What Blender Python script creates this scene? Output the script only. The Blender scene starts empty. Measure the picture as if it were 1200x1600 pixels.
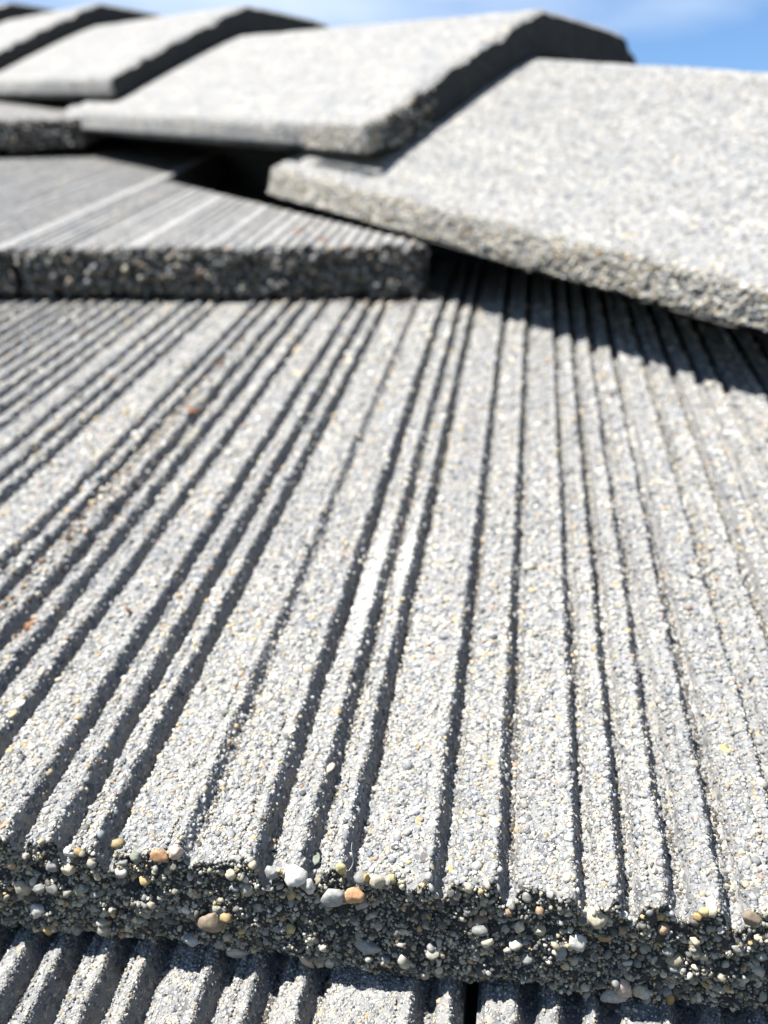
import bpy, math
import numpy as np
from mathutils import Matrix, Vector

sc = bpy.context.scene
C = sc.collection
PITCH = math.radians(18.0)                      # slope of the tile bed
RX = Matrix.Rotation(PITCH, 4, 'X')             # roof frame (u right, v upslope, w off the slope) -> world
LIFT = Matrix.Translation((0, 0, 3.2))          # the eave stands about a storey above the ground
ROOF = LIFT @ RX

# ------------------------------------------------------------------ camera
CAM_H = 0.119856
M = ((0.9883139352927361, 0.033048932605416886, -0.14880636196019292),
     (0.14671566750751072, -0.4710768120492102, 0.8698052368532734),
     (-0.04135309195224604, -0.881472861297043, -0.47042057414912597))
cam = bpy.data.cameras.new('camera')
cam.sensor_fit = 'VERTICAL'
cam.sensor_height = 4.8
cam.lens = 4.8 * 1442.45 / 1600.0
cam.clip_start = 0.005
cam.clip_end = 4000.0
cam.dof.use_dof = True
cam.dof.aperture_fstop = 2.3
cam.dof.focus_distance = 0.150
cam_ob = bpy.data.objects.new('camera', cam)
C.objects.link(cam_ob)
cam_ob.matrix_world = ROOF @ Matrix(((M[0][0], -M[0][1], -M[0][2], 0), (M[1][0], -M[1][1], -M[1][2], 0),
                                     (M[2][0], -M[2][1], -M[2][2], CAM_H), (0, 0, 0, 1)))
sc.camera = cam_ob

# ------------------------------------------------------------------ sun, sky, exposure
sun_dir = (RX.to_3x3() @ Vector((-0.42, 0.03, 1.0))).normalized()
elev = math.asin(sun_dir.z)
sun = bpy.data.lights.new('sun', 'SUN')
sun.energy = 5.0
sun.angle = math.radians(0.5)
sun.color = (1.0, 0.96, 0.885)
sun_ob = bpy.data.objects.new('sun', sun)
C.objects.link(sun_ob)
sun_ob.rotation_euler = (-sun_dir).to_track_quat('-Z', 'Y').to_euler()

world = bpy.data.worlds.new("World")
sc.world = world
world.use_nodes = True
wn, wl = world.node_tree.nodes, world.node_tree.links
wn.clear()
sky = wn.new('ShaderNodeTexSky')
sky.sky_type = 'NISHITA'
sky.sun_disc = False
sky.sun_elevation = elev
sky.sun_rotation = math.atan2(sun_dir.x, sun_dir.y)
sky.air_density = 1.25
sky.dust_density = 0.0
sky.ozone_density = 9.0
bg = wn.new('ShaderNodeBackground')
bg.inputs['Strength'].default_value = 0.05
out = wn.new('ShaderNodeOutputWorld')
# thin high cirrus drifting over the whole sky
tcw = wn.new('ShaderNodeTexCoord')
mapw = wn.new('ShaderNodeMapping')
mapw.inputs['Rotation'].default_value = (0.0, 0.35, 0.5)
mapw.inputs['Scale'].default_value = (1.2, 2.2, 5.0)
mapw.inputs['Location'].default_value = (4.0, 0.0, 0.0)
cir = wn.new('ShaderNodeTexNoise')
cir.inputs['Scale'].default_value = 1.5
cir.inputs['Detail'].default_value = 6.0
cir.inputs['Roughness'].default_value = 0.5
rmp = wn.new('ShaderNodeMapRange')
rmp.inputs['From Min'].default_value = 0.48
rmp.inputs['From Max'].default_value = 0.70
rmp.inputs['To Max'].default_value = 0.6
mixw = wn.new('ShaderNodeMix')
mixw.data_type = 'RGBA'
mixw.inputs['B'].default_value = (6.6, 7.2, 7.8, 1)
wl.new(tcw.outputs['Generated'], mapw.inputs['Vector'])
wl.new(mapw.outputs['Vector'], cir.inputs['Vector'])
wl.new(cir.outputs['Fac'], rmp.inputs['Value'])
wl.new(rmp.outputs['Result'], mixw.inputs['Factor'])
wl.new(sky.outputs['Color'], mixw.inputs['A'])
wl.new(mixw.outputs['Result'], bg.inputs['Color'])
wl.new(bg.outputs['Background'], out.inputs['Surface'])

sc.view_settings.view_transform = 'Standard'
sc.view_settings.look = 'None'
sc.view_settings.gamma = 1.0
sc.view_settings.exposure = 1.82
sc.view_settings.use_curve_mapping = False
sc.cycles.diffuse_bounces = 1

# ------------------------------------------------------------------ numpy noise
rng = np.random.default_rng(7)

def _hash(ix, iy, iz, seed):
    h = (ix.astype(np.int64) * 374761393 + iy.astype(np.int64) * 668265263 + iz.astype(np.int64) * 2147483647 + seed * 974634211) & 0xFFFFFFFF
    h = ((h ^ (h >> 13)) * 1274126177) & 0xFFFFFFFF
    h = ((h ^ (h >> 16)) * 2246822519) & 0xFFFFFFFF
    return ((h ^ (h >> 15)) & 0xFFFFFF) / float(0xFFFFFF)

def noise(x, y, z=None, seed=0):
    """smooth value noise in -1..1"""
    x = np.asarray(x, float); y = np.asarray(y, float) + 0 * x; x = x + 0 * y
    z = np.zeros_like(x) if z is None else np.asarray(z, float) + 0 * x
    ix, iy, iz = np.floor(x), np.floor(y), np.floor(z)
    fx, fy, fz = x - ix, y - iy, z - iz
    fx, fy, fz = (f * f * (3 - 2 * f) for f in (fx, fy, fz))
    r = 0
    for a in (0, 1):
        for b in (0, 1):
            for c in (0, 1):
                wgt = (fx if a else 1 - fx) * (fy if b else 1 - fy) * (fz if c else 1 - fz)
                r = r + wgt * _hash(ix + a, iy + b, iz + c, seed)
    return r * 2 - 1

def fbm(x, y, z=None, seed=0, oct=3):
    r, a, s = 0, 1.0, 0
    for k in range(oct):
        r = r + a * noise(np.asarray(x) * 2 ** k, np.asarray(y) * 2 ** k, None if z is None else np.asarray(z) * 2 ** k, seed + 17 * k)
        s += a
        a *= 0.5
    return r / s

def smooth(a, b, x):
    t = np.clip((x - a) / (b - a), 0, 1)
    return t * t * (3 - 2 * t)

# ------------------------------------------------------------------ materials
def new_mat(name, rough=0.9):
    m = bpy.data.materials.new(name)
    m.use_nodes = True
    n, l = m.node_tree.nodes, m.node_tree.links
    b = n['Principled BSDF']
    b.inputs['Roughness'].default_value = rough
    b.inputs['Specular IOR Level'].default_value = 0.3
    return m, n, l, b

def mixcol(n, l, fac, a, b, mode='MIX'):
    x = n.new('ShaderNodeMix'); x.data_type = 'RGBA'; x.blend_type = mode
    for sock, v in (('Factor', fac), ('A', a), ('B', b)):
        if isinstance(v, (float, int)): x.inputs[sock].default_value = v
        elif isinstance(v, tuple): x.inputs[sock].default_value = (*v, 1)
        else: l.new(v, x.inputs[sock])
    return x.outputs['Result']

def ramp(n, l, src, stops, interp='LINEAR'):
    r = n.new('ShaderNodeValToRGB'); r.color_ramp.interpolation = interp
    e = r.color_ramp.elements
    while len(e) < len(stops): e.new(0.5)
    for k, (p, c) in enumerate(stops):
        e[k].position = p; e[k].color = (*c, 1)
    l.new(src, r.inputs['Fac'])
    return r.outputs['Color']

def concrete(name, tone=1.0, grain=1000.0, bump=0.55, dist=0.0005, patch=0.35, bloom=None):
    """sand-faced concrete: every sand grain a small cell with its own colour, grey weathering over it"""
    m, n, l, b = new_mat(name)
    tc = n.new('ShaderNodeTexCoord'); oi = n.new('ShaderNodeObjectInfo')
    off = n.new('ShaderNodeVectorMath'); off.operation = 'SCALE'; off.inputs[0].default_value = (3.1, 1.7, 2.3)
    l.new(oi.outputs['Random'], off.inputs['Scale'])
    add = n.new('ShaderNodeVectorMath'); add.operation = 'ADD'
    l.new(tc.outputs['Object'], add.inputs[0]); l.new(off.outputs[0], add.inputs[1])
    vec = add.outputs[0]
    def vor(scale):
        v = n.new('ShaderNodeTexVoronoi'); v.inputs['Scale'].default_value = scale
        l.new(vec, v.inputs['Vector']); return v
    def noi(scale, det=4.0, rgh=0.6):
        v = n.new('ShaderNodeTexNoise'); v.inputs['Scale'].default_value = scale
        v.inputs['Detail'].default_value = det; v.inputs['Roughness'].default_value = rgh
        l.new(vec, v.inputs['Vector']); return v
    v1, v2 = vor(grain), vor(grain * 0.42)
    sep = n.new('ShaderNodeSeparateColor'); l.new(v1.outputs['Color'], sep.inputs[0])
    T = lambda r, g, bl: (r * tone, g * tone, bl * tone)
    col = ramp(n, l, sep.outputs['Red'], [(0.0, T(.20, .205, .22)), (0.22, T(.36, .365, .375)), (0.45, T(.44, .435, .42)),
                                          (0.68, T(.38, .39, .41)), (0.80, T(.56, .52, .43)), (0.92, T(.62, .61, .58)), (0.985, T(.52, .40, .22))], 'CONSTANT')
    big = n.new('ShaderNodeSeparateColor'); l.new(v2.outputs['Color'], big.inputs[0])
    bigc = ramp(n, l, big.outputs['Green'], [(0.0, T(.16, .17, .18)), (0.12, T(.42, .42, .42)), (0.85, T(.60, .56, .47)), (0.96, T(.66, .64, .6))], 'CONSTANT')
    bm = ramp(n, l, big.outputs['Blue'], [(0.0, (0, 0, 0)), (0.80, (0, 0, 0)), (0.81, (.8, .8, .8))], 'CONSTANT')
    col = mixcol(n, l, bm, col, bigc)
    pn = noi(28.0)
    pf = ramp(n, l, pn.outputs['Fac'], [(0.40, (0, 0, 0)), (0.66, (patch, patch, patch))])
    col = mixcol(n, l, pf, col, T(.27, .28, .30))
    smap = n.new('ShaderNodeMapping'); smap.inputs['Scale'].default_value = (130.0, 9.0, 40.0)
    l.new(vec, smap.inputs['Vector'])
    sn = n.new('ShaderNodeTexNoise'); sn.inputs['Scale'].default_value = 1.0; sn.inputs['Detail'].default_value = 5.0
    l.new(smap.outputs['Vector'], sn.inputs['Vector'])
    sf = ramp(n, l, sn.outputs['Fac'], [(0.48, (0, 0, 0)), (0.68, (.45, .45, .45))])
    col = mixcol(n, l, sf, col, T(.25, .26, .28))
    ln = noi(75.0, 5.0)
    lf = ramp(n, l, ln.outputs['Fac'], [(0.57, (0, 0, 0)), (0.70, (.35, .35, .35))])
    col = mixcol(n, l, lf, col, T(.50, .47, .40))
    if bloom:
        for cx, cy, rx, ry in bloom:                # chalky lime bloom lying along the ribs
            mp = n.new('ShaderNodeMapping'); mp.vector_type = 'POINT'
            mp.inputs['Scale'].default_value = (1 / rx, 1 / ry, 0)
            mp.inputs['Location'].default_value = (-cx / rx, -cy / ry, 0)
            l.new(tc.outputs['Object'], mp.inputs['Vector'])
            g = n.new('ShaderNodeTexGradient'); g.gradient_type = 'SPHERICAL'
            l.new(mp.outputs['Vector'], g.inputs['Vector'])
            mu = n.new('ShaderNodeMath'); mu.operation = 'MULTIPLY_ADD'
            l.new(ln.outputs['Fac'], mu.inputs[0]); mu.inputs[1].default_value = 0.6
            l.new(g.outputs['Fac'], mu.inputs[2])
            f = ramp(n, l, mu.outputs[0], [(0.55, (0, 0, 0)), (0.95, (.35, .35, .35))])
            col = mixcol(n, l, f, col, (.42, .42, .41))
    l.new(col, b.inputs['Base Color'])
    hmul = n.new('ShaderNodeMath'); hmul.operation = 'MULTIPLY_ADD'
    fine = noi(grain * 1.4, 3.0)
    l.new(v1.outputs['Distance'], hmul.inputs[0]); hmul.inputs[1].default_value = -1.0
    l.new(fine.outputs['Fac'], hmul.inputs[2])
    bp = n.new('ShaderNodeBump'); bp.inputs['Strength'].default_value = bump; bp.inputs['Distance'].default_value = dist
    l.new(hmul.outputs[0], bp.inputs['Height']); l.new(bp.outputs['Normal'], b.inputs['Normal'])
    return m

BLOOM = [(-0.0362, 0.1880, 0.0042, 0.040), (-0.0288, 0.2000, 0.0030, 0.026)]
MAT_TOP = concrete('sanded_concrete', 0.39, bloom=BLOOM)
MAT_FAR = concrete('weathered_concrete', 0.45, grain=700.0, bump=0.6, dist=0.0009, patch=0.5)
MAT_CAP = concrete('cap_concrete', 0.43, grain=620.0, bump=0.5, dist=0.0009, patch=0.38)
MAT_CORE_SHADE = concrete('broken_core_and_shade', 0.09, grain=900.0, bump=0.9, dist=0.0008, patch=0.5)  # dark core of the noses; on cap ends the tone also paints their shade

def stone_mat(name, rough=0.6):
    m, n, l, b = new_mat(name, rough)
    a = n.new('ShaderNodeAttribute'); a.attribute_name = 'stone_colour'
    tc = n.new('ShaderNodeTexCoord')
    nz = n.new('ShaderNodeTexNoise'); nz.inputs['Scale'].default_value = 1500.0; nz.inputs['Detail'].default_value = 4.0
    l.new(tc.outputs['Object'], nz.inputs['Vector'])
    f = ramp(n, l, nz.outputs['Fac'], [(0.3, (.72, .70, .66)), (0.65, (1.08, 1.08, 1.08))])
    l.new(mixcol(n, l, 1.0, a.outputs['Color'], f, 'MULTIPLY'), b.inputs['Base Color'])
    bp = n.new('ShaderNodeBump'); bp.inputs['Strength'].default_value = 0.35; bp.inputs['Distance'].default_value = 0.0003
    l.new(nz.outputs['Fac'], bp.inputs['Height']); l.new(bp.outputs['Normal'], b.inputs['Normal'])
    return m
MAT_STONE = stone_mat('stone_grains', 0.7)

def plain_mat(name, c1, c2, scale=300.0, rough=0.8):
    m, n, l, b = new_mat(name, rough)
    tc = n.new('ShaderNodeTexCoord'); nz = n.new('ShaderNodeTexNoise')
    nz.inputs['Scale'].default_value = scale; nz.inputs['Detail'].default_value = 5.0
    l.new(tc.outputs['Object'], nz.inputs['Vector'])
    l.new(ramp(n, l, nz.outputs['Fac'], [(0.35, c1), (0.65, c2)]), b.inputs['Base Color'])
    return m
MAT_LEAF = plain_mat('dry_leaf', (.07, .035, .02), (.20, .10, .05), 900.0)
MAT_FELT = plain_mat('roofing_felt', (.02, .02, .022), (.035, .035, .036), 200.0)
MAT_GROUND = plain_mat('garden_ground', (.05, .07, .03), (.09, .08, .05), 2.0)
MAT_SILK = plain_mat('spider_silk', (.6, .6, .6), (.75, .75, .72), 50.0, 0.4)

# ------------------------------------------------------------------ mesh helpers
def mesh_np(name, verts, faces, mats, mat_idx=None, smooth_shade=True, cols=None):
    me = bpy.data.meshes.new(name)
    verts = np.ascontiguousarray(verts, np.float32); faces = np.ascontiguousarray(faces, np.int32)
    k = faces.shape[1]
    me.vertices.add(len(verts)); me.vertices.foreach_set('co', verts.ravel())
    me.loops.add(faces.size); me.loops.foreach_set('vertex_index', faces.ravel())
    me.polygons.add(len(faces)); me.polygons.foreach_set('loop_start', np.arange(0, faces.size, k, dtype=np.int32))
    for m in mats: me.materials.append(m)
    if mat_idx is not None: me.polygons.foreach_set('material_index', np.asarray(mat_idx, np.int32))
    me.polygons.foreach_set('use_smooth', np.full(len(faces), smooth_shade))
    me.update(calc_edges=True)
    if cols is not None:
        a = me.color_attributes.new('stone_colour', 'FLOAT_COLOR', 'POINT')
        a.data.foreach_set('color', np.concatenate([cols, np.ones((len(cols), 1))], 1).astype(np.float32).ravel())
    me.validate()
    return me

def add_obj(name, me, parent=None, **props):
    o = bpy.data.objects.new(name, me)
    C.objects.link(o)
    if parent is not None: o.parent = parent
    for k, v in props.items(): o[k] = v
    return o

def ico(sub):
    import bmesh
    bm = bmesh.new(); bmesh.ops.create_icosphere(bm, subdivisions=sub, radius=1.0)
    v = np.array([x.co[:] for x in bm.verts]); f = np.array([[x.index for x in p.verts] for p in bm.faces])
    bm.free(); return v, f
ICO = {s: ico(s) for s in (1, 2, 3)}

PAL = np.array([[.45, .45, .44], [.36, .375, .40], [.29, .31, .34], [.56, .52, .43], [.66, .65, .62], [.58, .45, .26], [.15, .155, .16], [.50, .37, .28], [.34, .35, .30]])
PTOP = np.array([.20, .18, .14, .17, .19, .045, .07, .02, .02])
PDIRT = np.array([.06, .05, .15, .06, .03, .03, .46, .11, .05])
PFACE = np.array([.14, .10, .15, .12, .08, .04, .28, .03, .08])

def pick(n, p):
    c = PAL[rng.choice(len(PAL), n, p=p / p.sum())] * (0.51 if p is not PFACE else 0.50)
    if p is PFACE: c = c * np.array([1.04, 1.0, .90])
    return np.clip(c * rng.normal(1.0, 0.18, (n, 1)), 0.02, 0.8)

def stones(P, r, cols, sub=1, flat=(0.55, 1.0), normal=None, rough=0.16):
    """irregular stones at points P with radii r: verts, faces, colours"""
    bv, bf = ICO[sub]
    n = len(P)
    q = rng.normal(size=(n, 4)); q /= np.linalg.norm(q, axis=1)[:, None]
    w, x, y, z = q.T
    R = np.stack([1 - 2 * (y * y + z * z), 2 * (x * y - z * w), 2 * (x * z + y * w), 2 * (x * y + z * w), 1 - 2 * (x * x + z * z), 2 * (y * z - x * w),
                  2 * (x * z - y * w), 2 * (y * z + x * w), 1 - 2 * (x * x + y * y)], 1).reshape(n, 3, 3)
    S = rng.uniform(flat[0], flat[1], (n, 3)); S[:, 0] = rng.uniform(0.85, 1.2, n)
    V = bv[None] * (1 + rng.normal(0, rough if sub == 1 else .04, (n, len(bv), 1)))
    if sub > 1:                                     # broken faces
        for _ in range(6):
            pn = rng.normal(size=(n, 3)); pn /= np.linalg.norm(pn, axis=1)[:, None]
            dd = np.einsum('nkj,nj->nk', V, pn) - rng.uniform(.45, .9, n)[:, None]
            V = V - np.clip(dd, 0, None)[..., None] * pn[:, None, :] * .9
    V = np.einsum('nij,nkj->nki', R, V * S[:, None, :]) * np.asarray(r)[:, None, None]
    if normal is not None:                          # bedded stones: squash along the surface normal
        d = np.einsum('nkj,nj->nk', V, normal)
        V = V - 0.12 * d[..., None] * normal[:, None, :]
    V = V + P[:, None, :]
    F = bf[None] + (np.arange(n) * len(bv))[:, None, None]
    return V.reshape(-1, 3), F.reshape(-1, 3), np.repeat(cols, len(bv), 0)

def merge(parts):
    vs, fs, cs, o = [], [], [], 0
    for v, f, c in parts:
        vs.append(v); fs.append(f + o); cs.append(c); o += len(v)
    return np.concatenate(vs), np.concatenate(fs), np.concatenate(cs)

# ------------------------------------------------------------------ roof tile
V0, GAUGE, LAP, T = 0.1013, 0.340, 0.080, 0.0265
THICK = 0.0252

class Tile:
    """One ribbed tile: u0..u1 across, nose at v0, rib tops at height w0, grooves at the given u."""
    def __init__(s, u0, u1, course, grooves, seed, depth=0.0050, ledge=0.0013, gw=0.00112, weak=(), shoulder=1.25):
        s.u0, s.u1, s.v0, s.w0 = u0, u1, V0 + GAUGE * course, T * course
        s.g = np.array(sorted(g for g in grooves if u0 + 0.003 < g < u1 - 0.003))
        s.edges = np.concatenate([[u0 - 0.0006], s.g, [u1 + 0.0006]])
        s.seed, s.depth, s.ledge, s.gw, s.shoulder = seed, depth, ledge, gw, shoulder
        r = np.random.default_rng(seed)
        s.gd = r.uniform(0.88, 1.05, len(s.edges))
        s.lh = r.uniform(0.6, 1.25, len(s.edges))
        for gk, f in weak:
            s.gd[np.argmin(abs(s.edges - gk))] *= f

    def nose(s, u, w):
        """v of the nose face at height w below the rib tops (0..-THICK)"""
        t = np.clip(-w / THICK, 0, 1)
        r = 0.0011 * fbm(u * 60, w * 90, seed=s.seed + 3) + 0.0009 * noise(u * 330, w * 330, seed=s.seed + 5) + 0.0005 * noise(u * 800, w * 800, seed=s.seed + 6)
        if s.w0 > .01: r = r * 2.0 + .0016 * noise(u * 120, w * 200, seed=s.seed + 7)
        crack = np.exp(-((t - 0.40 - 0.12 * noise(u * 25, 0.5, seed=s.seed + 9)) / 0.06) ** 2) * (0.0010 + 0.001 * noise(u * 60, 3.3, seed=s.seed + 8))
        return s.v0 + r + crack * 0.9 + 0.0012 * smooth(0.85, 1.0, t)

    def top(s, u, v):
        u = np.asarray(u, float); v = np.asarray(v, float)
        wob = 0.00004 * fbm(u * 15, v * 40, seed=s.seed) + 0.00014 * noise(u * 160, v * 160, seed=s.seed + 1)
        uu = u + wob
        k = np.clip(np.searchsorted(s.edges, uu) - 1, 0, len(s.edges) - 2)
        a, b = s.edges[k], s.edges[k + 1]
        wd = b - a
        rw = np.minimum(0.0050, wd * 0.66)                      # width of the rounded rib at the strip's right
        x = (uu - (b - rw)) / rw                                # 0..1 over the rib
        rib = np.sqrt(np.clip(1 - (2 * np.clip(x, 0, 1) - 0.95) ** 2 * 0.92, 0, 1))
        z = -s.ledge * s.lh[k] * (1 - np.where(x > 0, smooth(-0.05, 0.45, x), 0)) - 0.0010 * np.where(x > 0, 1 - rib, 0)
        # grooves: left one belongs to edge k, right one to k+1, each with its own depth that varies along it
        for e, dist, side in ((k, uu - a, 1), (k + 1, b - uu, -1)):
            dep = s.depth * s.gd[e] * (0.94 + 0.07 * noise(s.edges[e] * 900, v * 45, seed=s.seed + 2))
            half = s.gw * np.where(s.edges[e] > .02, 1.25, np.where(s.edges[e] < -.06, .88, 1.0)) * (1.0 + 0.05 * noise(s.edges[e] * 700 + 4, v * 60, seed=s.seed + 4) + 0.16 * noise(u * 420, v * 420, seed=s.seed + 4))
            wall = 0.45 if side == 1 else s.shoulder            # steep left wall of a strip, rounder right shoulder
            f = 1 - smooth(half * 0.45, half * (1.0 + wall), dist)
            z = z * (1 - f) + (-dep) * f
        z = z + 0.00022 * fbm(u * 120, v * 120, seed=s.seed + 11) + 0.00016 * noise(u * 900, v * 900, seed=s.seed + 12)
        # the strips beside the side joint are weathered and crumbled
        wx = np.exp(-((u + .1145) / .0105) ** 2) * smooth(.12, .17, v) * (1 - smooth(.30, .40, v)) * (s.seed == 101)
        z = z + wx * (0.0009 * noise(u * 260, v * 200, seed=77) + 0.0006 * noise(u * 600, v * 600, seed=78) - .0004)
        # worn, crumbled lip at the nose
        lip = np.exp(-(v - s.v0) / 0.0022)
        z = z - lip * (0.0011 + 0.0009 * noise(u * 140, 1.5, seed=s.seed + 13) + 0.0006 * noise(u * 420, 2.5, seed=s.seed + 14))
        return s.w0 + z

    def bottom(s, u):
        return -THICK + (0.0014 if s.w0 < .01 else .0022) * fbm(u * 28, 7.7, seed=s.seed + 20) + (0.0009 if s.w0 < .01 else .0016) * noise(u * 190, 8.8, seed=s.seed + 21)

    def build(s, parent, vgrid, du, nface, mats, name='roof_tile', cut=None, **props):
        U = np.linspace(s.u0, s.u1, int((s.u1 - s.u0) / du) + 1)
        rows = []
        zb = s.bottom(U)
        rows.append(np.stack([U, np.full_like(U, s.v0 + 0.030), np.full_like(U, s.w0 - THICK + 0.001)], 1))
        rows.append(np.stack([U, s.nose(U, zb) + 0.006, s.w0 + zb + 0.0004], 1))
        ztop = s.top(U, np.full_like(U, s.v0 + 0.0002)) - s.w0
        for j in range(nface):
            w = zb + (ztop - 0.0004 - zb) * (j / (nface - 1.0))
            rows.append(np.stack([U, s.nose(U, w), s.w0 + w], 1))
        nmat = len(rows) - 1
        vn = s.nose(U, ztop) 
        for d in vgrid:
            v = vn + d + (s.v0 - vn) * smooth(0, 0.02, d)
            rows.append(np.stack([U, v, s.top(U, v)], 1))
        G = np.stack(rows)                                      # rows x cols x 3
        L, Rr = G[:, :1].copy(), G[:, -1:].copy()
        L[..., 2] = np.minimum(L[..., 2], s.w0 - THICK + 0.002); Rr[..., 2] = np.minimum(Rr[..., 2], s.w0 - THICK + 0.002)
        G = np.concatenate([L, G, Rr], 1)
        if cut is not None:                                     # sawn to the line of the hip
            lim = cut(G[..., 1])
            over = G[..., 0] > lim
            G[..., 0] = np.where(over, lim, G[..., 0])
            G[..., 2] = np.where(over & (G[..., 0] < s.u1 - 1e-4), np.minimum(G[..., 2], s.w0 - 0.001), G[..., 2])
        nr, nc = G.shape[:2]
        i = np.arange(nr * nc).reshape(nr, nc)
        F = np.stack([i[:-1, :-1], i[:-1, 1:], i[1:, 1:], i[1:, :-1]], -1).reshape(-1, 4)
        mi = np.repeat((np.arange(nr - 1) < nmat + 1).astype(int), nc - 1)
        # solid underside
        b0, b1, e0 = s.u0 + 0.001, s.u1 - 0.001, s.v0 + vgrid[-1]
        if cut is not None: b1 = min(b1, float(cut(np.array(e0))) - 0.002)
        if b1 > b0 + 0.01:
            z0, z1 = s.w0 - THICK + 0.0018, s.w0 - 0.0100
            bx = np.array([[b0, s.v0 + .006, z0], [b1, s.v0 + .006, z0], [b1, e0, z0], [b0, e0, z0], [b0, s.v0 + .006, z1], [b1, s.v0 + .006, z1], [b1, e0, z1], [b0, e0, z1]])
            bf = np.array([[0, 3, 2, 1], [4, 5, 6, 7], [0, 1, 5, 4], [1, 2, 6, 5], [2, 3, 7, 6], [3, 0, 4, 7]]) + nr * nc
            V = np.concatenate([G.reshape(-1, 3), bx]); F = np.concatenate([F, bf]); mi = np.concatenate([mi, np.ones(6, int)])
        else:
            V = G.reshape(-1, 3)
        return add_obj(name, mesh_np(name, V, F, mats, mi), parent, **props)

def grade(*segs):
    v, out = 0.0002, []
    for end, step in segs:
        out += list(np.arange(v, end, step)); v = end
    return np.array(out + [v])

def top_grains(t, u0, u1, d0, d1, sp0, sp1, rfac=0.56, keep=0.97, cut=None, p=PTOP):
    """sand standing out of the tile's face between d0 and d1 from the nose; spacing grows from sp0 to sp1"""
    P, Rr = [], []
    d = d0
    while d < d1:
        sp = sp0 + (sp1 - sp0) * (d - d0) / (d1 - d0)
        u = np.arange(u0, u1, sp) + rng.uniform(-.6, .6, int(np.ceil((u1 - u0) / sp - 1e-9)))[:len(np.arange(u0, u1, sp))] * sp
        v = t.v0 + d + rng.uniform(-.6, .6, len(u)) * sp
        m = (rng.random(len(u)) < keep) & (u > t.u0 + .0003) & (u < t.u1 - .0003) & (v > t.nose(u, np.full(len(u), -.001)) + 0.0)
        if cut is not None: m &= u < cut(v)
        P.append(np.stack([u[m], v[m]], 1)); Rr.append(np.full(m.sum(), sp) * rfac * np.exp(rng.normal(-.08, .30, m.sum())))
        d += sp * 0.9
    P = np.concatenate(P); r = np.concatenate(Rr)
    e = 0.0004
    z = t.top(P[:, 0], P[:, 1])
    nx = (t.top(P[:, 0] - e, P[:, 1]) - t.top(P[:, 0] + e, P[:, 1])) / (2 * e)
    ny = (t.top(P[:, 0], P[:, 1] - e) - t.top(P[:, 0], P[:, 1] + e)) / (2 * e)
    N = np.stack([np.clip(nx, -1.5, 1.5), np.clip(ny, -1, 1), np.ones_like(z)], 1); N /= np.linalg.norm(N, axis=1)[:, None]
    Q = np.stack([P[:, 0], P[:, 1], z], 1) - N * (r * rng.uniform(-0.15, 0.5, len(r)))[:, None]
    c = pick(len(r), p)
    pale = np.clip(smooth(-.1, .5, fbm(P[:, 0] * 28, P[:, 1] * 28, seed=55)) + smooth(0, .6, fbm(P[:, 0] * 130, P[:, 1] * 9, seed=56)), 0, 1)[:, None]
    c = c * (1 - .40 * pale) + np.array([.115, .122, .135]) * .40 * pale
    for cx, cy, rx, ry in (BLOOM if abs(t.w0) < 1e-6 else ()):
        k = np.clip(1.5 - np.hypot((P[:, 0] - cx) / rx, (P[:, 1] - cy) / ry) * 1.3 + .4 * noise(P[:, 0] * 300, P[:, 1] * 300, seed=91), 0, 1)[:, None] * .45
        c = c * (1 - k) + np.array([.42, .42, .41]) * k
    return stones(Q, r, c, 1, (0.6, 1.0), N)

def face_grains(t, u0, u1, n, rlo, rhi, sub=1, p=PFACE, proud=(-0.1, 0.6), power=2.2):
    u = rng.uniform(u0, u1, n)
    fr = rng.random(n)
    zt = t.top(u, np.full(n, t.v0 + .001)) - t.w0
    w = t.bottom(u) + fr * (zt - t.bottom(u))
    r = rlo + (rhi - rlo) * rng.random(n) ** power
    Q = np.stack([u, t.nose(u, w) + r * rng.uniform(-proud[1], -proud[0], n) * 1.0, t.w0 + w], 1)
    return stones(Q, r, pick(n, p), sub, (0.6, 1.0))

# ------------------------------------------------------------------ the roof
roof = bpy.data.objects.new('tiled_roof', None)
C.objects.link(roof)
roof.matrix_world = ROOF
roof['label'] = 'grey ribbed concrete tile roof laid in stepped courses below the hip caps'
roof['category'] = 'roof'
roof['kind'] = 'thing'

def hip_cut(v):                      # tiles are cut to the hip, a little short of the caps' crest
    return 0.105 + (0.441 - v) * 0.98

def hip_cut_edge(v):                 # the upper courses stop just inside the caps' lower edge
    return -.050 + (0.441 - v) * 0.97

G1R = [-.1157, -.1075, -.0978, -.0839, -.0756, -.0678, -.0527, -.0400, -.0319, -.0252, -.0105, .0, .0121, .0189, .0265, .0345, .0453, .0545, .0625, .0705, .0835, .0920, .1000, .1130, .1215]
G1L = [-.1334, -.1530, -.1608, -.1701, -.1824, -.1908, -.1993, -.2077, -.2166, -.2248, -.2328, -.2418, -.2512, -.2589, -.2680, -.2760, -.2850, -.2980, -.3060, -.3140, -.3290, -.3370, -.3450, -.3600, -.3700]
G0L = [-.2480, -.2400, -.2270, -.2190, -.2110, -.1960, -.1870, -.1790, -.1650, -.1570, -.1490, -.1380, -.1290, -.1210, -.1080, -.1000, -.0925, -.0850, -.0777, -.0691, -.0617, -.0495, -.0410, -.0324, -.0134]
G0R = [.0040, .0110, .0170, .0300, .0375, .0450, .0590, .0670, .0750, .0880, .0960, .1050, .1180, .1260, .1400, .1500, .1580, .1700, .1800, .1900, .2050, .2150, .2300]
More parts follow.
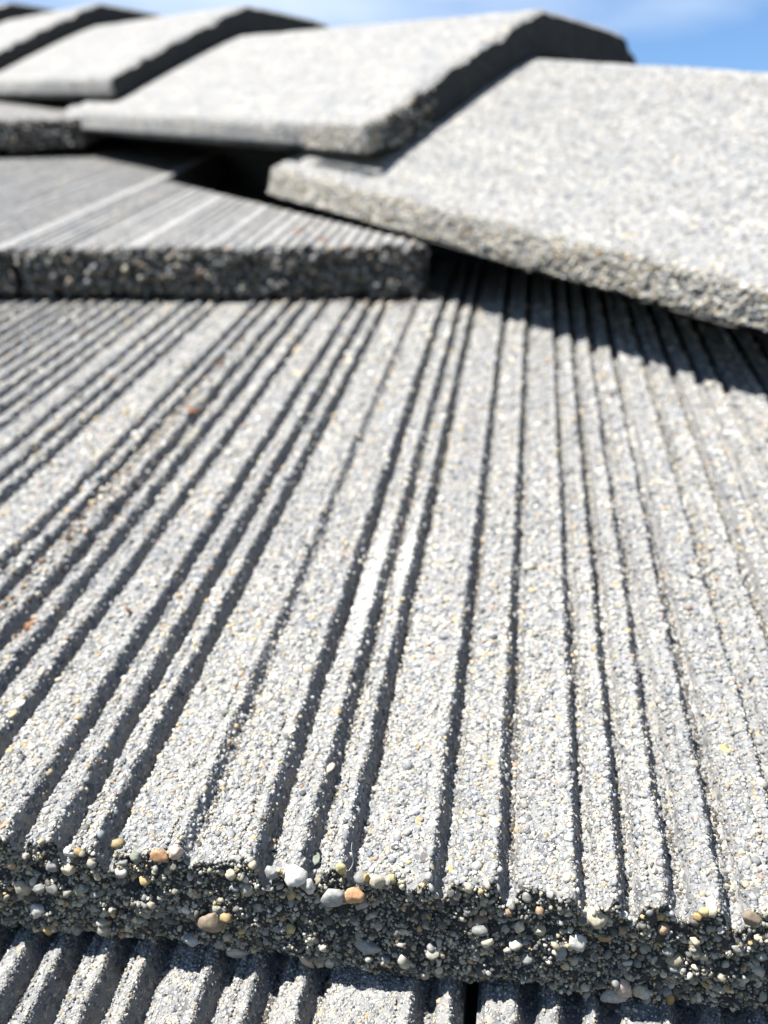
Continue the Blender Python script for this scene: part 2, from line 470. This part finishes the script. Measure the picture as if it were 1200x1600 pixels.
G2R = [-.2525, -.2460, -.2395, -.2335, -.2280, -.2190, -.2115, -.2030, -.1880, -.1810, -.1745, -.1680, -.1610, -.1490, -.1425, -.1340, -.1240, -.1175, -.1110, -.1045, -.0980, -.0915, -.0850, -.0790,
       -.0725, -.0660, -.0595, -.0530, -.0460, -.0390, -.0320, -.0250]
G2L = [-.2730] + list(np.arange(-.279, -.51, -.0066) + rng.uniform(-.0008, .0008, len(np.arange(-.279, -.51, -.0066))))
def gen(u0, u1):
    out, x = [], u0
    while x < u1:
        x += rng.choice([.0075, .0082, .009, .0135, .0078]); out.append(x)
    return out

W2 = [MAT_TOP, MAT_CORE_SHADE]; WF = [MAT_FAR, MAT_CORE_SHADE]
t1r = Tile(-.1252, .1298, 1 - 1, G1R, 101, weak=[(-.0527, .6), (.0453, .8)])
t1l = Tile(-.3802, -.1266, 0, G1L, 131)
t1l.w0 -= 0.0006
t0l = Tile(-.2600, -.0074, -1, G0L, 151, depth=.0060, gw=.00165, ledge=.0014, shoulder=.75)
t0r = Tile(-.0050, .2480, -1, G0R, 171, depth=.0060, gw=.00165, ledge=.0014, shoulder=.75)
t2r = Tile(-.2588, -.0060, 1, G2R, 191, depth=.0030, ledge=.0008, gw=.00075, shoulder=.7)
t2l = Tile(-.5130, -.2600, 1, G2L, 211, depth=.0030, ledge=.0008, gw=.00075, shoulder=.7)
t3r = Tile(-.3792, -.1262, 2, gen(-.3792, -.1262), 231, depth=.0024)
t3l = Tile(-.6350, -.3808, 2, gen(-.6350, -.3808), 251, depth=.0024)

for t in (t3r, t3l):
    t.v0 += .016; t.w0 += .006

far_g = grade((.030, .003), (.42, .006))
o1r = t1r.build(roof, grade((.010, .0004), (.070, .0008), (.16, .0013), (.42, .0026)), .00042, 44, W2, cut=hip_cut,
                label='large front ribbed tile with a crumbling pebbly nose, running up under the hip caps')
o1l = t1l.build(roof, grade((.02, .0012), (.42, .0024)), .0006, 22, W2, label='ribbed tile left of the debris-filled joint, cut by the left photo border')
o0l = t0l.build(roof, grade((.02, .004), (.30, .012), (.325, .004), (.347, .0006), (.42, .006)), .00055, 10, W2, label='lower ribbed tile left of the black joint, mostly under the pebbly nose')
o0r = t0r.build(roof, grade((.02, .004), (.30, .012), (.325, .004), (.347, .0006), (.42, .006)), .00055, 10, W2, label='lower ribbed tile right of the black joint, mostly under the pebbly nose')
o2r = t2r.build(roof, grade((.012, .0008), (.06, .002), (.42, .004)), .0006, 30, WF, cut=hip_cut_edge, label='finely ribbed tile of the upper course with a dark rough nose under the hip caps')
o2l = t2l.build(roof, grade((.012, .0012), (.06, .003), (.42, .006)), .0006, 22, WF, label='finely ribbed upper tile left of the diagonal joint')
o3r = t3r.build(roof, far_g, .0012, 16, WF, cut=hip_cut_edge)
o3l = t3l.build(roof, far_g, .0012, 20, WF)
for u0, course, sd in ((-.6354, 0, 301), (-.5150, -1, 311), (-.7680, 1, 321)):          # the next tiles of each course to the left
    t = Tile(u0, u0 + .2536, course, gen(u0, u0 + .2536), sd)
    t.build(roof, far_g, .0016, 10, WF)
for u0, course, sd in ((-.505, 3, 331), (-.760, 3, 341)):
    t = Tile(u0, u0 + .2536, course, gen(u0, u0 + .2536), sd)
    t.build(roof, far_g, .0016, 10, WF, cut=hip_cut_edge)

# sand and stones set in the tiles
def grains_obj(name, parts, parent):
    v, f, c = merge(parts)
    return add_obj(name, mesh_np(name, v, f, [MAT_STONE], cols=c), parent, kind='stuff')

grains_obj('sand_grains', [top_grains(t1r, -.1250, .075, .0004, .060, .00084, .00100, cut=hip_cut),
                           top_grains(t1r, -.1250, .080, .0004, .055, .00050, .00062, .5, .85, cut=hip_cut),
                           top_grains(t1r, -.1250, .110, .060, .150, .00098, .00128, cut=hip_cut),
                           top_grains(t1r, -.1250, .125, .150, .335, .00135, .0021, .52, .8, cut=hip_cut)], o1r)
grains_obj('core_gravel', [face_grains(t1r, -.1245, .072, 12000, .00018, .00050), face_grains(t1r, -.1245, .072, 2600, .0004, .0010, 2, proud=(-.6, .35)),
                           face_grains(t1r, -.1245, .072, 240, .0008, .0017, 2, proud=(-.5, .25))], o1r)
def crumbs(t, n, uc, us, va, vb, rlo, rhi):
    u = rng.normal(uc, us, n); v = rng.uniform(va, vb, n); r = rlo + (rhi - rlo) * rng.random(n) ** 2
    return stones(np.stack([u, v, t.top(u, v) + r * .35], 1), r, pick(n, np.array([.2, .1, .1, .26, .1, .1, .03, .08, .03])), 1, (.6, 1.0))
grains_obj('loose_crumbs', [crumbs(t1r, 420, -.1165, .0065, .13, .30, .0004, .0010), crumbs(t1r, 160, -.1240, .0012, .15, .33, .0005, .0011), crumbs(t1r, 46, .0452, .0010, .19, .235, .0005, .0010),
                            crumbs(t1r, 26, .0452, .0010, .26, .275, .0005, .0010), crumbs(t1r, 60, -.0400, .0012, .22, .25, .0003, .0007)], o1r)
def shade_grains(t, grooves, va, vb, step):
    """dark grains along the groove bottoms, groove shade put in as colour"""
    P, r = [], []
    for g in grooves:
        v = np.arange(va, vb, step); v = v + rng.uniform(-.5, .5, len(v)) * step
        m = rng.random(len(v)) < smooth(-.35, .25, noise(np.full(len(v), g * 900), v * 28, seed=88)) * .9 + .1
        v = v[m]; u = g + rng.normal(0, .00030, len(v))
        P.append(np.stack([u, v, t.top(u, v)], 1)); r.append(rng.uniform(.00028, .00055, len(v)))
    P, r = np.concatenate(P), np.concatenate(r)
    c = np.array([.050, .044, .036]) * rng.uniform(.6, 1.5, (len(r), 1))  # near-black grains added so the grooves look more deeply shaded
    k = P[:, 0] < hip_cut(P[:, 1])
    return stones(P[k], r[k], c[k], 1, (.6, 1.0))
grains_obj('groove_shade_grains', [shade_grains(t1r, [g for g in G1R if g < .06], V0 + .004, V0 + .335, .00042)], o1r)
grains_obj('groove_shade_grains', [shade_grains(t1l, [g for g in G1L if g > -.28], .18, V0 + .335, .0006)], o1l)
grains_obj('groove_shade_grains', [shade_grains(t0l, [g for g in G0L if g > -.12], .080, .104, .0004)], o0l)
def scraps(n, fu, fv, t, lo, hi):
    u, v = fu(n), fv(n); r = lo + (hi - lo) * rng.random(n) ** 2
    c = np.array([.085, .055, .034]) * rng.uniform(.5, 1.8, (n, 1)) * np.array([1, 1, 1]) * rng.normal(1, .08, (n, 3))
    return stones(np.stack([u, v, t.top(u, v) + r * .3], 1), r, np.clip(c, .01, .5), 1, (.35, 1.0))
grains_obj('joint_debris', [scraps(420, lambda n: rng.normal(-.1235, .0016, n), lambda n: V0 + rng.beta(1.6, 1.8, n) * .30, t1r, .0004, .0011),
                            scraps(160, lambda n: rng.normal(-.1157, .0012, n), lambda n: V0 + .05 + rng.random(n) * .16, t1r, .0004, .0009),
                            scraps(260, lambda n: rng.uniform(-.125, -.055, n), lambda n: V0 + GAUGE - .0005 - rng.exponential(.0025, n), t1r, .0004, .0011)], o1r)
grains_obj('sand_grains', [top_grains(t1l, -.20, -.1268, .020, .20, .0011, .0016, cut=None), top_grains(t1l, -.275, -.1268, .20, .335, .0017, .0022, .52, .75)], o1l)
grains_obj('sand_grains', [top_grains(t0l, -.125, -.0076, .322, .3445, .00060, .00058, .48), top_grains(t0l, -.125, -.0076, .322, .3445, .00048, .00046, .45, .6)], o0l)
grains_obj('sand_grains', [top_grains(t0r, -.0048, .075, .322, .3445, .00062, .00060, .48)], o0r)
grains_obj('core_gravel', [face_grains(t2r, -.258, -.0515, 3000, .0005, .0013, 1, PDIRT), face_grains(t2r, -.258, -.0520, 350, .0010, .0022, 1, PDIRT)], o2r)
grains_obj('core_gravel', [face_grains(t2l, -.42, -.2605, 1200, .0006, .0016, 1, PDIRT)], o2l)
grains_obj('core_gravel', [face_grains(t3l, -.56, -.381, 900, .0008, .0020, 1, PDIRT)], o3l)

# the larger stones of the broken nose, one by one: (x, y, width, height in px of a 1200x1600 view, colour)
CR, WH, GY, OC, OR, PK, DK, BL, YE, BR, GN = ((.62, .57, .45), (.70, .69, .66), (.42, .43, .43), (.52, .36, .16), (.58, .34, .19), (.62, .50, .43), (.16, .15, .14),
                                              (.33, .38, .43), (.60, .52, .27), (.30, .24, .18), (.24, .27, .22))
PEB = [(247, 1334, 26, 20, OR), (270, 1326, 24, 22, PK), (212, 1340, 17, 17, GN), (105, 1359, 22, 20, CR), (80, 1355, 18, 18, GY), (34, 1389, 28, 24, CR), (59, 1419, 20, 18, WH),
       (62, 1385, 20, 16, GY), (122, 1322, 16, 14, OC), (102, 1318, 18, 18, WH), (190, 1359, 18, 18, WH), (294, 1419, 16, 16, WH), (362, 1367, 16, 18, CR), (381, 1376, 14, 16, WH),
       (300, 1462, 20, 20, GY), (334, 1434, 40, 36, BR), (425, 1362, 22, 22, GY), (460, 1371, 34, 38, WH), (479, 1350, 18, 30, WH), (531, 1350, 16, 17, YE), (553, 1368, 27, 26, OR),
       (571, 1374, 11, 17, OC), (590, 1374, 24, 20, CR), (521, 1399, 38, 28, GY), (544, 1402, 10, 20, CR), (454, 1451, 17, 17, YE), (565, 1418, 24, 14, GY), (576, 1478, 38, 22, GY),
       (478, 1516, 17, 32, PK), (513, 1514, 15, 23, WH), (500, 1522, 14, 16, CR), (368, 1500, 36, 18, WH), (186, 1472, 11, 11, OR), (104, 1414, 9, 9, OR), (76, 1450, 20, 18, OC),
       (934, 1430, 28, 34, CR), (902, 1467, 32, 24, WH), (942, 1463, 25, 24, OC), (811, 1450, 18, 22, CR), (842, 1455, 20, 18, CR), (762, 1465, 18, 18, CR), (709, 1411, 17, 15, CR),
       (752, 1442, 20, 16, BR), (875, 1484, 20, 26, BL), (662, 1523, 16, 22, PK), (687, 1514, 13, 15, CR), (611, 1366, 15, 15, YE), (973, 1533, 24, 34, PK), (960, 1557, 38, 30, WH),
       (999, 1543, 21, 20, CR), (1047, 1566, 13, 20, OC), (1089, 1425, 14, 14, OC), (1111, 1421, 20, 20, CR), (1100, 1410, 16, 14, YE), (976, 1410, 14, 14, WH), (1031, 1432, 12, 14, OC),
       (1175, 1436, 30, 22, BR), (1042, 1547, 13, 16, BL), (731, 1389, 14, 20, CR), (630, 1456, 20, 10, CR), (607, 1507, 14, 15, CR), (1150, 1472, 18, 14, GY), (1125, 1447, 14, 12, WH),
       (1098, 1488, 12, 14, CR), (1160, 1520, 14, 12, GY), (860, 1403, 12, 12, GY), (402, 1420, 18, 16, GY), (148, 1400, 14, 12, GY), (240, 1405, 14, 12, CR), (1068, 1470, 14, 10, CR)]
TOPPEB = [(484, 1318, 28, 20, GN), (6, 1282, 16, 14, OR), (19, 1115, 13, 13, YE), (30, 1097, 20, 16, WH), (512, 1190, 22, 14, PK), (875, 1340, 18, 22, GN), (707, 1334, 13, 12, OC), (665, 1334, 16, 14, DK),
          (774, 1284, 17, 14, WH), (662, 1255, 14, 14, YE), (655, 1272, 14, 12, YE), (1135, 1163, 20, 14, YE), (1180, 1262, 20, 18, WH), (1168, 1256, 14, 16, GN), (262, 1222, 22, 14, BL), (358, 1260, 20, 14, WH),
          (318, 1194, 14, 12, GN), (356, 1152, 16, 10, OC), (450, 1140, 24, 12, CR), (698, 1252, 12, 16, BL)]

def view_ray(x, y):
    a = ((x - 600) / 1442.45, (y - 800) / 1442.45, 1.0)
    return np.array([sum(M[i][j] * a[j] for j in range(3)) for i in range(3)])

def pebble(P, a, b, c, colour, parent, seed):
    bv, bf = ICO[3]
    r = np.random.default_rng(seed)
    o = r.uniform(0, 50, 3)
    k = 1 + 0.24 * fbm(bv[:, 0] * 1.3 + o[0], bv[:, 1] * 1.1 + o[1], bv[:, 2] * 1.1 + o[2], seed=seed, oct=2) + 0.10 * noise(bv[:, 0] * 2.6 + o[0], bv[:, 1] * 2.6, bv[:, 2] * 2.6, seed=seed + 1)
    W = bv * k[:, None]
    for _ in range(9):
        pn = r.normal(size=3); pn /= np.linalg.norm(pn)
        W = W - np.clip(W @ pn - r.uniform(.55, .95), 0, None)[:, None] * pn * .85
    V = W * np.array([a, c, b]) * 1.12
    ang = r.uniform(-.45, .45)
    R = np.array([[math.cos(ang), 0, -math.sin(ang)], [0, 1, 0], [math.sin(ang), 0, math.cos(ang)]])
    me = mesh_np('pebble', V @ R.T, bf, [MAT_STONE], cols=np.tile(np.array(colour) * r.uniform(.40, .58), (len(bv), 1)))
    ob = add_obj('pebble', me, parent)
    ob.location = P
    return ob

for i, (x, y, w, h, c) in enumerate(PEB):
    d = view_ray(x, y)
    s = V0 / d[1]
    P = np.array([0, 0, CAM_H]) + s * d
    zt = float(t1r.top(np.array([P[0]]), np.array([V0 + .001]))[0])
    P[2] = min(max(P[2], -THICK - .0005), zt - .0002)
    k = s / 1442.45 * 0.5
    P[1] = float(t1r.nose(np.array([P[0]]), np.array([P[2]]))[0]) - 0.25 * k * min(w, h)
    pebble(P, w * k * 1.05, h * k * 1.12, 0.8 * k * min(w, h), c, o1r, 500 + i)
for i, (x, y, w, h, c) in enumerate(TOPPEB):
    d = view_ray(x, y)
    s = -CAM_H / d[2]
    P = np.array([0, 0, CAM_H]) + s * d
    t, o = (t1r, o1r) if P[0] > -.126 else (t1l, o1l)
    k = s / 1442.45 * 0.5
    P[1] = max(P[1], V0 + .0008)
    P[2] = float(t.top(np.array([P[0]]), np.array([P[1]]))[0]) - 0.22 * k * min(w, h)
    pebble(P, w * k, 0.45 * k * min(w, h), h * k * 1.5, c, o, 700 + i)

# felt under the tiles, on both sides of the hip
def sheet(name, pts, mat, parent, **props):
    me = bpy.data.meshes.new(name); me.from_pydata([tuple(p) for p in pts], [], [tuple(range(len(pts)))]); me.materials.append(mat)
    return add_obj(name, me, parent, **props)
sl = T / GAUGE
sheet('underlay', [(-1.3, -.6, -.055 - .6 * sl), (1.25, -.6, -.055 - .6 * sl), (-1.3, 1.9, -.055 + 1.9 * sl)], MAT_FELT, roof)
sheet('underlay', [(1.25, -.6, -.055 - .6 * sl), (2.6, 2.4, -1.3), (-1.3, 1.9, -.055 + 1.9 * sl)], MAT_FELT, roof)

bat = bpy.data.meshes.new('hip_batten')
A, B = np.array([.62, -.28, .0]), np.array([-1.45, 1.965, .118])
dv = (B - A) / np.linalg.norm(B - A); sd = np.cross(dv, [0, 0, 1]); up = np.cross(sd, dv)
off = sd * .105
bv = [tuple(P + off + sd * a + up * b) for P in (A, B) for a, b in ((-.022, -.10), (.022, -.10), (.022, .022), (-.022, .022))]
bat.from_pydata(bv, [], [(0, 1, 2, 3), (4, 7, 6, 5), (0, 4, 5, 1), (1, 5, 6, 2), (2, 6, 7, 3), (3, 7, 4, 0)]); bat.materials.append(MAT_FELT)
add_obj('hip_batten', bat, roof)

# ------------------------------------------------------------------ hip caps
def cap_mesh(L, nseg, dens, seed):
    """half-hexagon cap: two wings and a flat top, 20 mm thick, x across, y up the hip (0 = head, -L = near end)"""
    out = [(0.0, 0.0), (.0012, .0055), (.0030, .0118), (.0042, .0142), (.0064, .0156), (.014, .0182), (.026, .0222), (.045, .0290), (.075, .0395), (.105, .0495), (.135, .0588), (.150, .0628), (.1565, .0644), (.163, .0642),
           (.172, .0628), (.200, .0577), (.228, .0527), (.244, .0497), (.252, .0476), (.2585, .0440), (.268, .0355), (.284, .0200), (.310, -.0050), (.345, -.0390), (.362, -.0560), (.360, -.0690)]
    inn = [(.352, -.0720), (.330, -.0490), (.300, -.0180), (.262, .0180), (.248, .0275), (.235, .0310), (.165, .0430), (.155, .0425), (.130, .0350), (.080, .0185), (.050, .0085), (.030, .0020), (.015, -.0005)]
    def resample(p, step):
        p = np.array(p); s = np.concatenate([[0], np.cumsum(np.hypot(*np.diff(p, axis=0).T))])
        q = np.unique(np.concatenate([np.arange(0, s[-1], step), [s[-1]]]))
        return np.stack([np.interp(q, s, p[:, 0]), np.interp(q, s, p[:, 1])], 1)
    def upto(p, x0, x1): return [q for q in p if x0 <= q[0] <= x1]
    ro = resample(out, dens)
    inn = np.array(inn[::-1]); inn[:, 1] -= .0060 * np.clip((inn[:, 0] - .02) / .02, 0, 1)
    # every outer point has its partner on the inner face, matched wing to wing and top to top
    key_o = np.array([-1, 0.0, .020, .160, .252, .362, 1]); key_i = np.array([.006, .006, .032, .160, .243, .352, .352])
    so = np.concatenate([[0], np.cumsum(np.hypot(*np.diff(ro, axis=0).T))])
    xi = np.interp(np.maximum.accumulate(ro[:, 0] + so * 1e-6), key_o, key_i)
    ri = np.stack([xi, np.interp(xi, inn[:, 0], inn[:, 1])], 1)[::-1]
    no = len(ro); ring = np.concatenate([ro, ri]); nr = len(ring)
    ys = np.concatenate([[0, .0007, .0018], np.linspace(.004, L - .006, nseg), [L - .0035, L - .0018, L - .0006, L]])
    # outward normals of the ring for rounding and roughness
    nxt, prv = np.roll(ring, -1, 0), np.roll(ring, 1, 0)
    tg = nxt - prv; tg /= np.linalg.norm(tg, axis=1)[:, None]
    nrm = np.stack([-tg[:, 1], tg[:, 0]], 1)
    rows = []
    for y in ys:
        q = 1 - y / L
        lo = np.clip((.03 - ring[:, 1]) / .03, 0, 1) * (ring[:, 0] < .1)
        x = ring[:, 0] + (q - 1) * -.0097 * lo
        z = ring[:, 1] + (q - 1) * np.where(lo > 0, .0013, .0016)
        edge = min(y, L - y)
        ins = -0.0022 * (1 - smooth(0, .004, edge)) ** 2 - .0028 * (1 - smooth(0, .008, edge)) * np.clip(noise(ring[:, 0] * 95, ring[:, 1] * 95, None, seed + 4) + .4 * noise(ring[:, 0] * 300, ring[:, 1] * 300, None, seed + 5) - .12, 0, 1)
        side = (ring[:, 0] < .0075) & (ring[:, 1] < .016) & (ring[:, 1] > .002)
        amp = np.where(side, .0010, .00030)
        rr = amp * (0.7 * noise(ring[:, 0] * 170 + 9, np.full(nr, y * 170), ring[:, 1] * 170, seed=seed) + 0.5 * noise(ring[:, 0] * 480, np.full(nr, y * 480), ring[:, 1] * 480, seed=seed + 1))
        rr = rr + .0012 * fbm(ring[:, 0] * 14, np.full(nr, y * 14), ring[:, 1] * 14, seed=seed + 2)
        rows.append(np.stack([x + nrm[:, 0] * (ins + rr), -(y + -.196 * x * (y / L)) + .0006 * noise(ring[:, 0] * 300, ring[:, 1] * 300, None, seed + 3) * (edge < .001), z + nrm[:, 1] * (ins + rr)], 1))
    G = np.stack(rows)
    n = len(ys)
    i = np.arange(n * nr).reshape(n, nr); j = np.roll(i, -1, 1)
    F = np.stack([i[:-1], j[:-1], j[1:], i[1:]], -1).reshape(-1, 4)
    V = G.reshape(-1, 3)
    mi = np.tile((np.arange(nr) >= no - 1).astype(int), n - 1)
    # broken end faces: own vertices, so their arris stays sharp
    Vs, Fs, Ms, base = [V], [F], [mi], len(V)
    for r in (0, n - 1):
        A, B = G[r, :no], G[r, no:][::-1]
        ts = np.linspace(0, 1, 9)[:, None, None]
        S = A[None] * (1 - ts) + B[None] * ts
        rough = .0016 * fbm(S[..., 0] * 90, S[..., 2] * 90, seed=seed + 7) + .0010 * noise(S[..., 0] * 420, S[..., 2] * 420, seed=seed + 8)
        S[..., 1] += rough * np.sin(np.pi * np.clip(ts[..., 0], 0.0, 1)) * (1 if r == 0 else 1)
        m = np.arange(9 * no).reshape(9, no) + base
        f = np.stack([m[:-1, :-1], m[:-1, 1:], m[1:, 1:], m[1:, :-1]], -1).reshape(-1, 4)
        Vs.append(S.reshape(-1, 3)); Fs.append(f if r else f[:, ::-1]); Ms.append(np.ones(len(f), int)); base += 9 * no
    me = mesh_np('hip_cap', np.concatenate(Vs), np.concatenate(Fs), [MAT_CAP, MAT_CORE_SHADE], np.concatenate(Ms))  # cap ends get the dark tone, part of their shade is colour
    return me, G[:, :no]

def cap_frame(k):
    P = np.array([-.1550, .5474, .0326 if k == 1 else .0312]) + (k - 1) * .38391 * np.array([-.67811, .73496, .03869])
    D = np.array([-.6994, .7140, .0313 if k == 1 else -.0286]); D /= np.linalg.norm(D)
    X = np.cross(D, [0, 0, 1]); X /= np.linalg.norm(X); Z = np.cross(X, D)
    return Matrix(((X[0], D[0], Z[0], P[0]), (X[1], D[1], Z[1], P[1]), (X[2], D[2], Z[2], P[2]), (0, 0, 0, 1)))

CAPLAB = ['pale angular hip cap nearest the camera, its far end tucked under the next cap',
          'pale angular hip cap whose dark near end overlaps the nearest cap, largest dark end face',
          'pale angular hip cap third from the camera, between two caps with dark end faces',
          'small pale hip cap fourth from the camera, below the top left corner',
          'farthest hip cap, only its dark end face peeking in at the top left corner']
near_me, near_g = cap_mesh(.4676, 150, .0022, 41)
far_me, _ = cap_mesh(.4676, 60, .0035, 61)
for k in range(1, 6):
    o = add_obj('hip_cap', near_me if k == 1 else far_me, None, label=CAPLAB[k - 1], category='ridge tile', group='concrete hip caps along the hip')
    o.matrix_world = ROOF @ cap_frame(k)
    if k == 1: cap1 = o
    if k == 2: cap2 = o
# coarse sand along the nearest cap's edge and lower wing
rows, cols = near_g.shape[:2]
def cap_grains(n, c0, c1, rlo, rhi, p):
    yi = rng.random(n) * (rows * .72 - 4) + 2; ci = c0 + rng.random(n) * (c1 - c0)
    a, b = yi.astype(int), ci.astype(int); fa, fb = (yi - a)[:, None], (ci - b)[:, None]
    Pp = (near_g[a, b] * (1 - fa) + near_g[a + 1, b] * fa) * (1 - fb) + (near_g[a, b + 1] * (1 - fa) + near_g[a + 1, b + 1] * fa) * fb
    r = rlo + (rhi - rlo) * rng.random(n) ** 2
    return stones(Pp, r, pick(n, p), 1, (.6, 1.0))
PCAP = np.array([.18, .07, .05, .34, .24, .06, .02, .03, .01])
PWING = np.array([.30, .30, .15, .04, .16, .005, .03, .005, .01])
grains_obj('sand_grains', [cap_grains(6000, 0, 7, .0005, .0013, PCAP), cap_grains(17000, 7, 76, .0003, .0009, PWING)], cap1)

# chipped, stony lower corner of the second cap's near end
n2 = 420
tt, hh = rng.random(n2), rng.random(n2)
xx = .004 + .055 * tt ** 2; zz = .001 + (.012 + .25 * xx) * hh
Pc = np.stack([xx, -(.4676 - .196 * xx) - .0003 - .0008 * rng.random(n2), zz], 1)
Ps = np.stack([.001 + .003 * hh, -(.41 + .056 * rng.random(n2)), .001 + .012 * hh], 1)
grains_obj('end_gravel', [stones(Pc, .0005 + .0009 * rng.random(n2) ** 2, pick(n2, PCAP), 1, (.6, 1.0)), stones(Ps, .0005 + .0008 * rng.random(n2) ** 2, pick(n2, PCAP), 1, (.6, 1.0))], cap2)

# ------------------------------------------------------------------ scraps lying on the roof
def leaf_bit(P, size, rot, seed, label):
    r = np.random.default_rng(seed)
    n = 7
    pts = []
    for s in (0.0, 1.0):
        for i in range(n):
            t = i / (n - 1.0)
            for sd in (-1, 1):
                wdt = .32 * math.sin(math.pi * min(max(t, .06), .94)) * (1 + .35 * r.normal()) if s == 0 else None
                pts.append((t - .5, sd * (wdt if wdt is not None else pts[i * 2 + (sd > 0)][1] / sd * 1.0), .25 * math.sin(t * 3.4) + .10 * sd - .03 * s))
    V = np.array(pts) * size
    m = n * 2
    F = []
    for i in range(n - 1):
        a, b, c, d = 2 * i, 2 * i + 1, 2 * i + 3, 2 * i + 2
        F += [(a, b, c, d), (m + d, m + c, m + b, m + a), (a, d, m + d, m + a), (b, m + b, m + c, c)]
    F += [(0, m, m + 1, 1), (m - 2, m - 1, 2 * m - 1, 2 * m - 2)]
    o = add_obj('leaf_fragment', mesh_np('leaf_fragment', V, np.array(F), [MAT_LEAF]), None, label=label, category='leaf', group='dry leaf scraps caught on the roof')
    o.matrix_world = ROOF @ Matrix.Translation(P) @ Matrix.Rotation(rot, 4, 'Z') @ Matrix.Rotation(r.uniform(-.5, .5), 4, 'X')
    return o

def on_tile(t, x, y):
    d = view_ray(x, y); s = (t.w0 - CAM_H) / d[2]
    P = np.array([0, 0, CAM_H]) + s * d
    return Vector((P[0], P[1], float(t.top(np.array([P[0]]), np.array([P[1]]))[0]) + .0009))
def on_nose(t, x, y):
    d = view_ray(x, y); s = t.v0 / d[1]
    P = np.array([0, 0, CAM_H]) + s * d
    return Vector((P[0], P[1] - .0012, P[2]))
leaf_bit(on_tile(t1l, 118, 800), .0042, .9, 1, 'dark curled leaf scrap wedged in the joint beside the left tile')
leaf_bit(on_tile(t1r, 300, 643), .0050, .4, 2, 'brown leaf scrap lying on a rib, farthest up the front tile')
leaf_bit(on_tile(t1r, 200, 953), .0028, 1.9, 3, 'small orange brown leaf crumb on the flat of the front tile')
leaf_bit(on_tile(t1r, 130, 822), .0034, 2.3, 4, 'light brown leaf scrap just right of the dark curled one')
leaf_bit(on_tile(t1r, 45, 975), .0034, .3, 5, 'thin tan leaf sliver near the left border above the pebbly nose')
leaf_bit(on_nose(t2r, 470, 362), .0065, 1.2, 6, 'rusty red leaf scrap hanging on the dark nose of the upper tile')
leaf_bit(on_nose(t2r, 505, 376), .0045, .2, 7, 'small rusty scrap on the upper tile nose, right of the red one')

def thread(A, B, sag, label):
    n = 14
    ring = [(math.cos(a), math.sin(a)) for a in (0, 2.1, 4.2)]
    V = []
    for i in range(n):
        t = i / (n - 1.0)
        p = A.lerp(B, t) + Vector((.0004 * math.sin(t * 5), 0, -sag * 4 * t * (1 - t)))
        V += [(p.x + .00004 * a, p.y, p.z + .00004 * b) for a, b in ring]
    F = [(3 * i + j, 3 * i + (j + 1) % 3, 3 * i + 3 + (j + 1) % 3, 3 * i + 3 + j) for i in range(n - 1) for j in range(3)]
    o = add_obj('cobweb_thread', mesh_np('cobweb_thread', np.array(V), np.array(F), [MAT_SILK]), None, label=label, category='cobweb', group='cobweb threads on the front tile')
    o.matrix_world = ROOF
thread(on_nose(t1r, 546, 1352), on_nose(t1r, 556, 1318) + Vector((0, .0005, .001)), .0003, 'fine pale cobweb thread in front of the orange pebble')
thread(on_tile(t1r, 640, 676) + Vector((0, 0, .001)), on_tile(t1r, 672, 700) + Vector((0, 0, .001)), .0006, 'fine pale cobweb thread bridging a groove high on the front tile')

# ------------------------------------------------------------------ ground far below
me = bpy.data.meshes.new('ground')
me.from_pydata([(-1500, -1500, 0), (1500, -1500, 0), (1500, 1500, 0), (-1500, 1500, 0)], [], [(0, 1, 2, 3)]); me.materials.append(MAT_GROUND)
add_obj('ground', me, None, kind='structure')
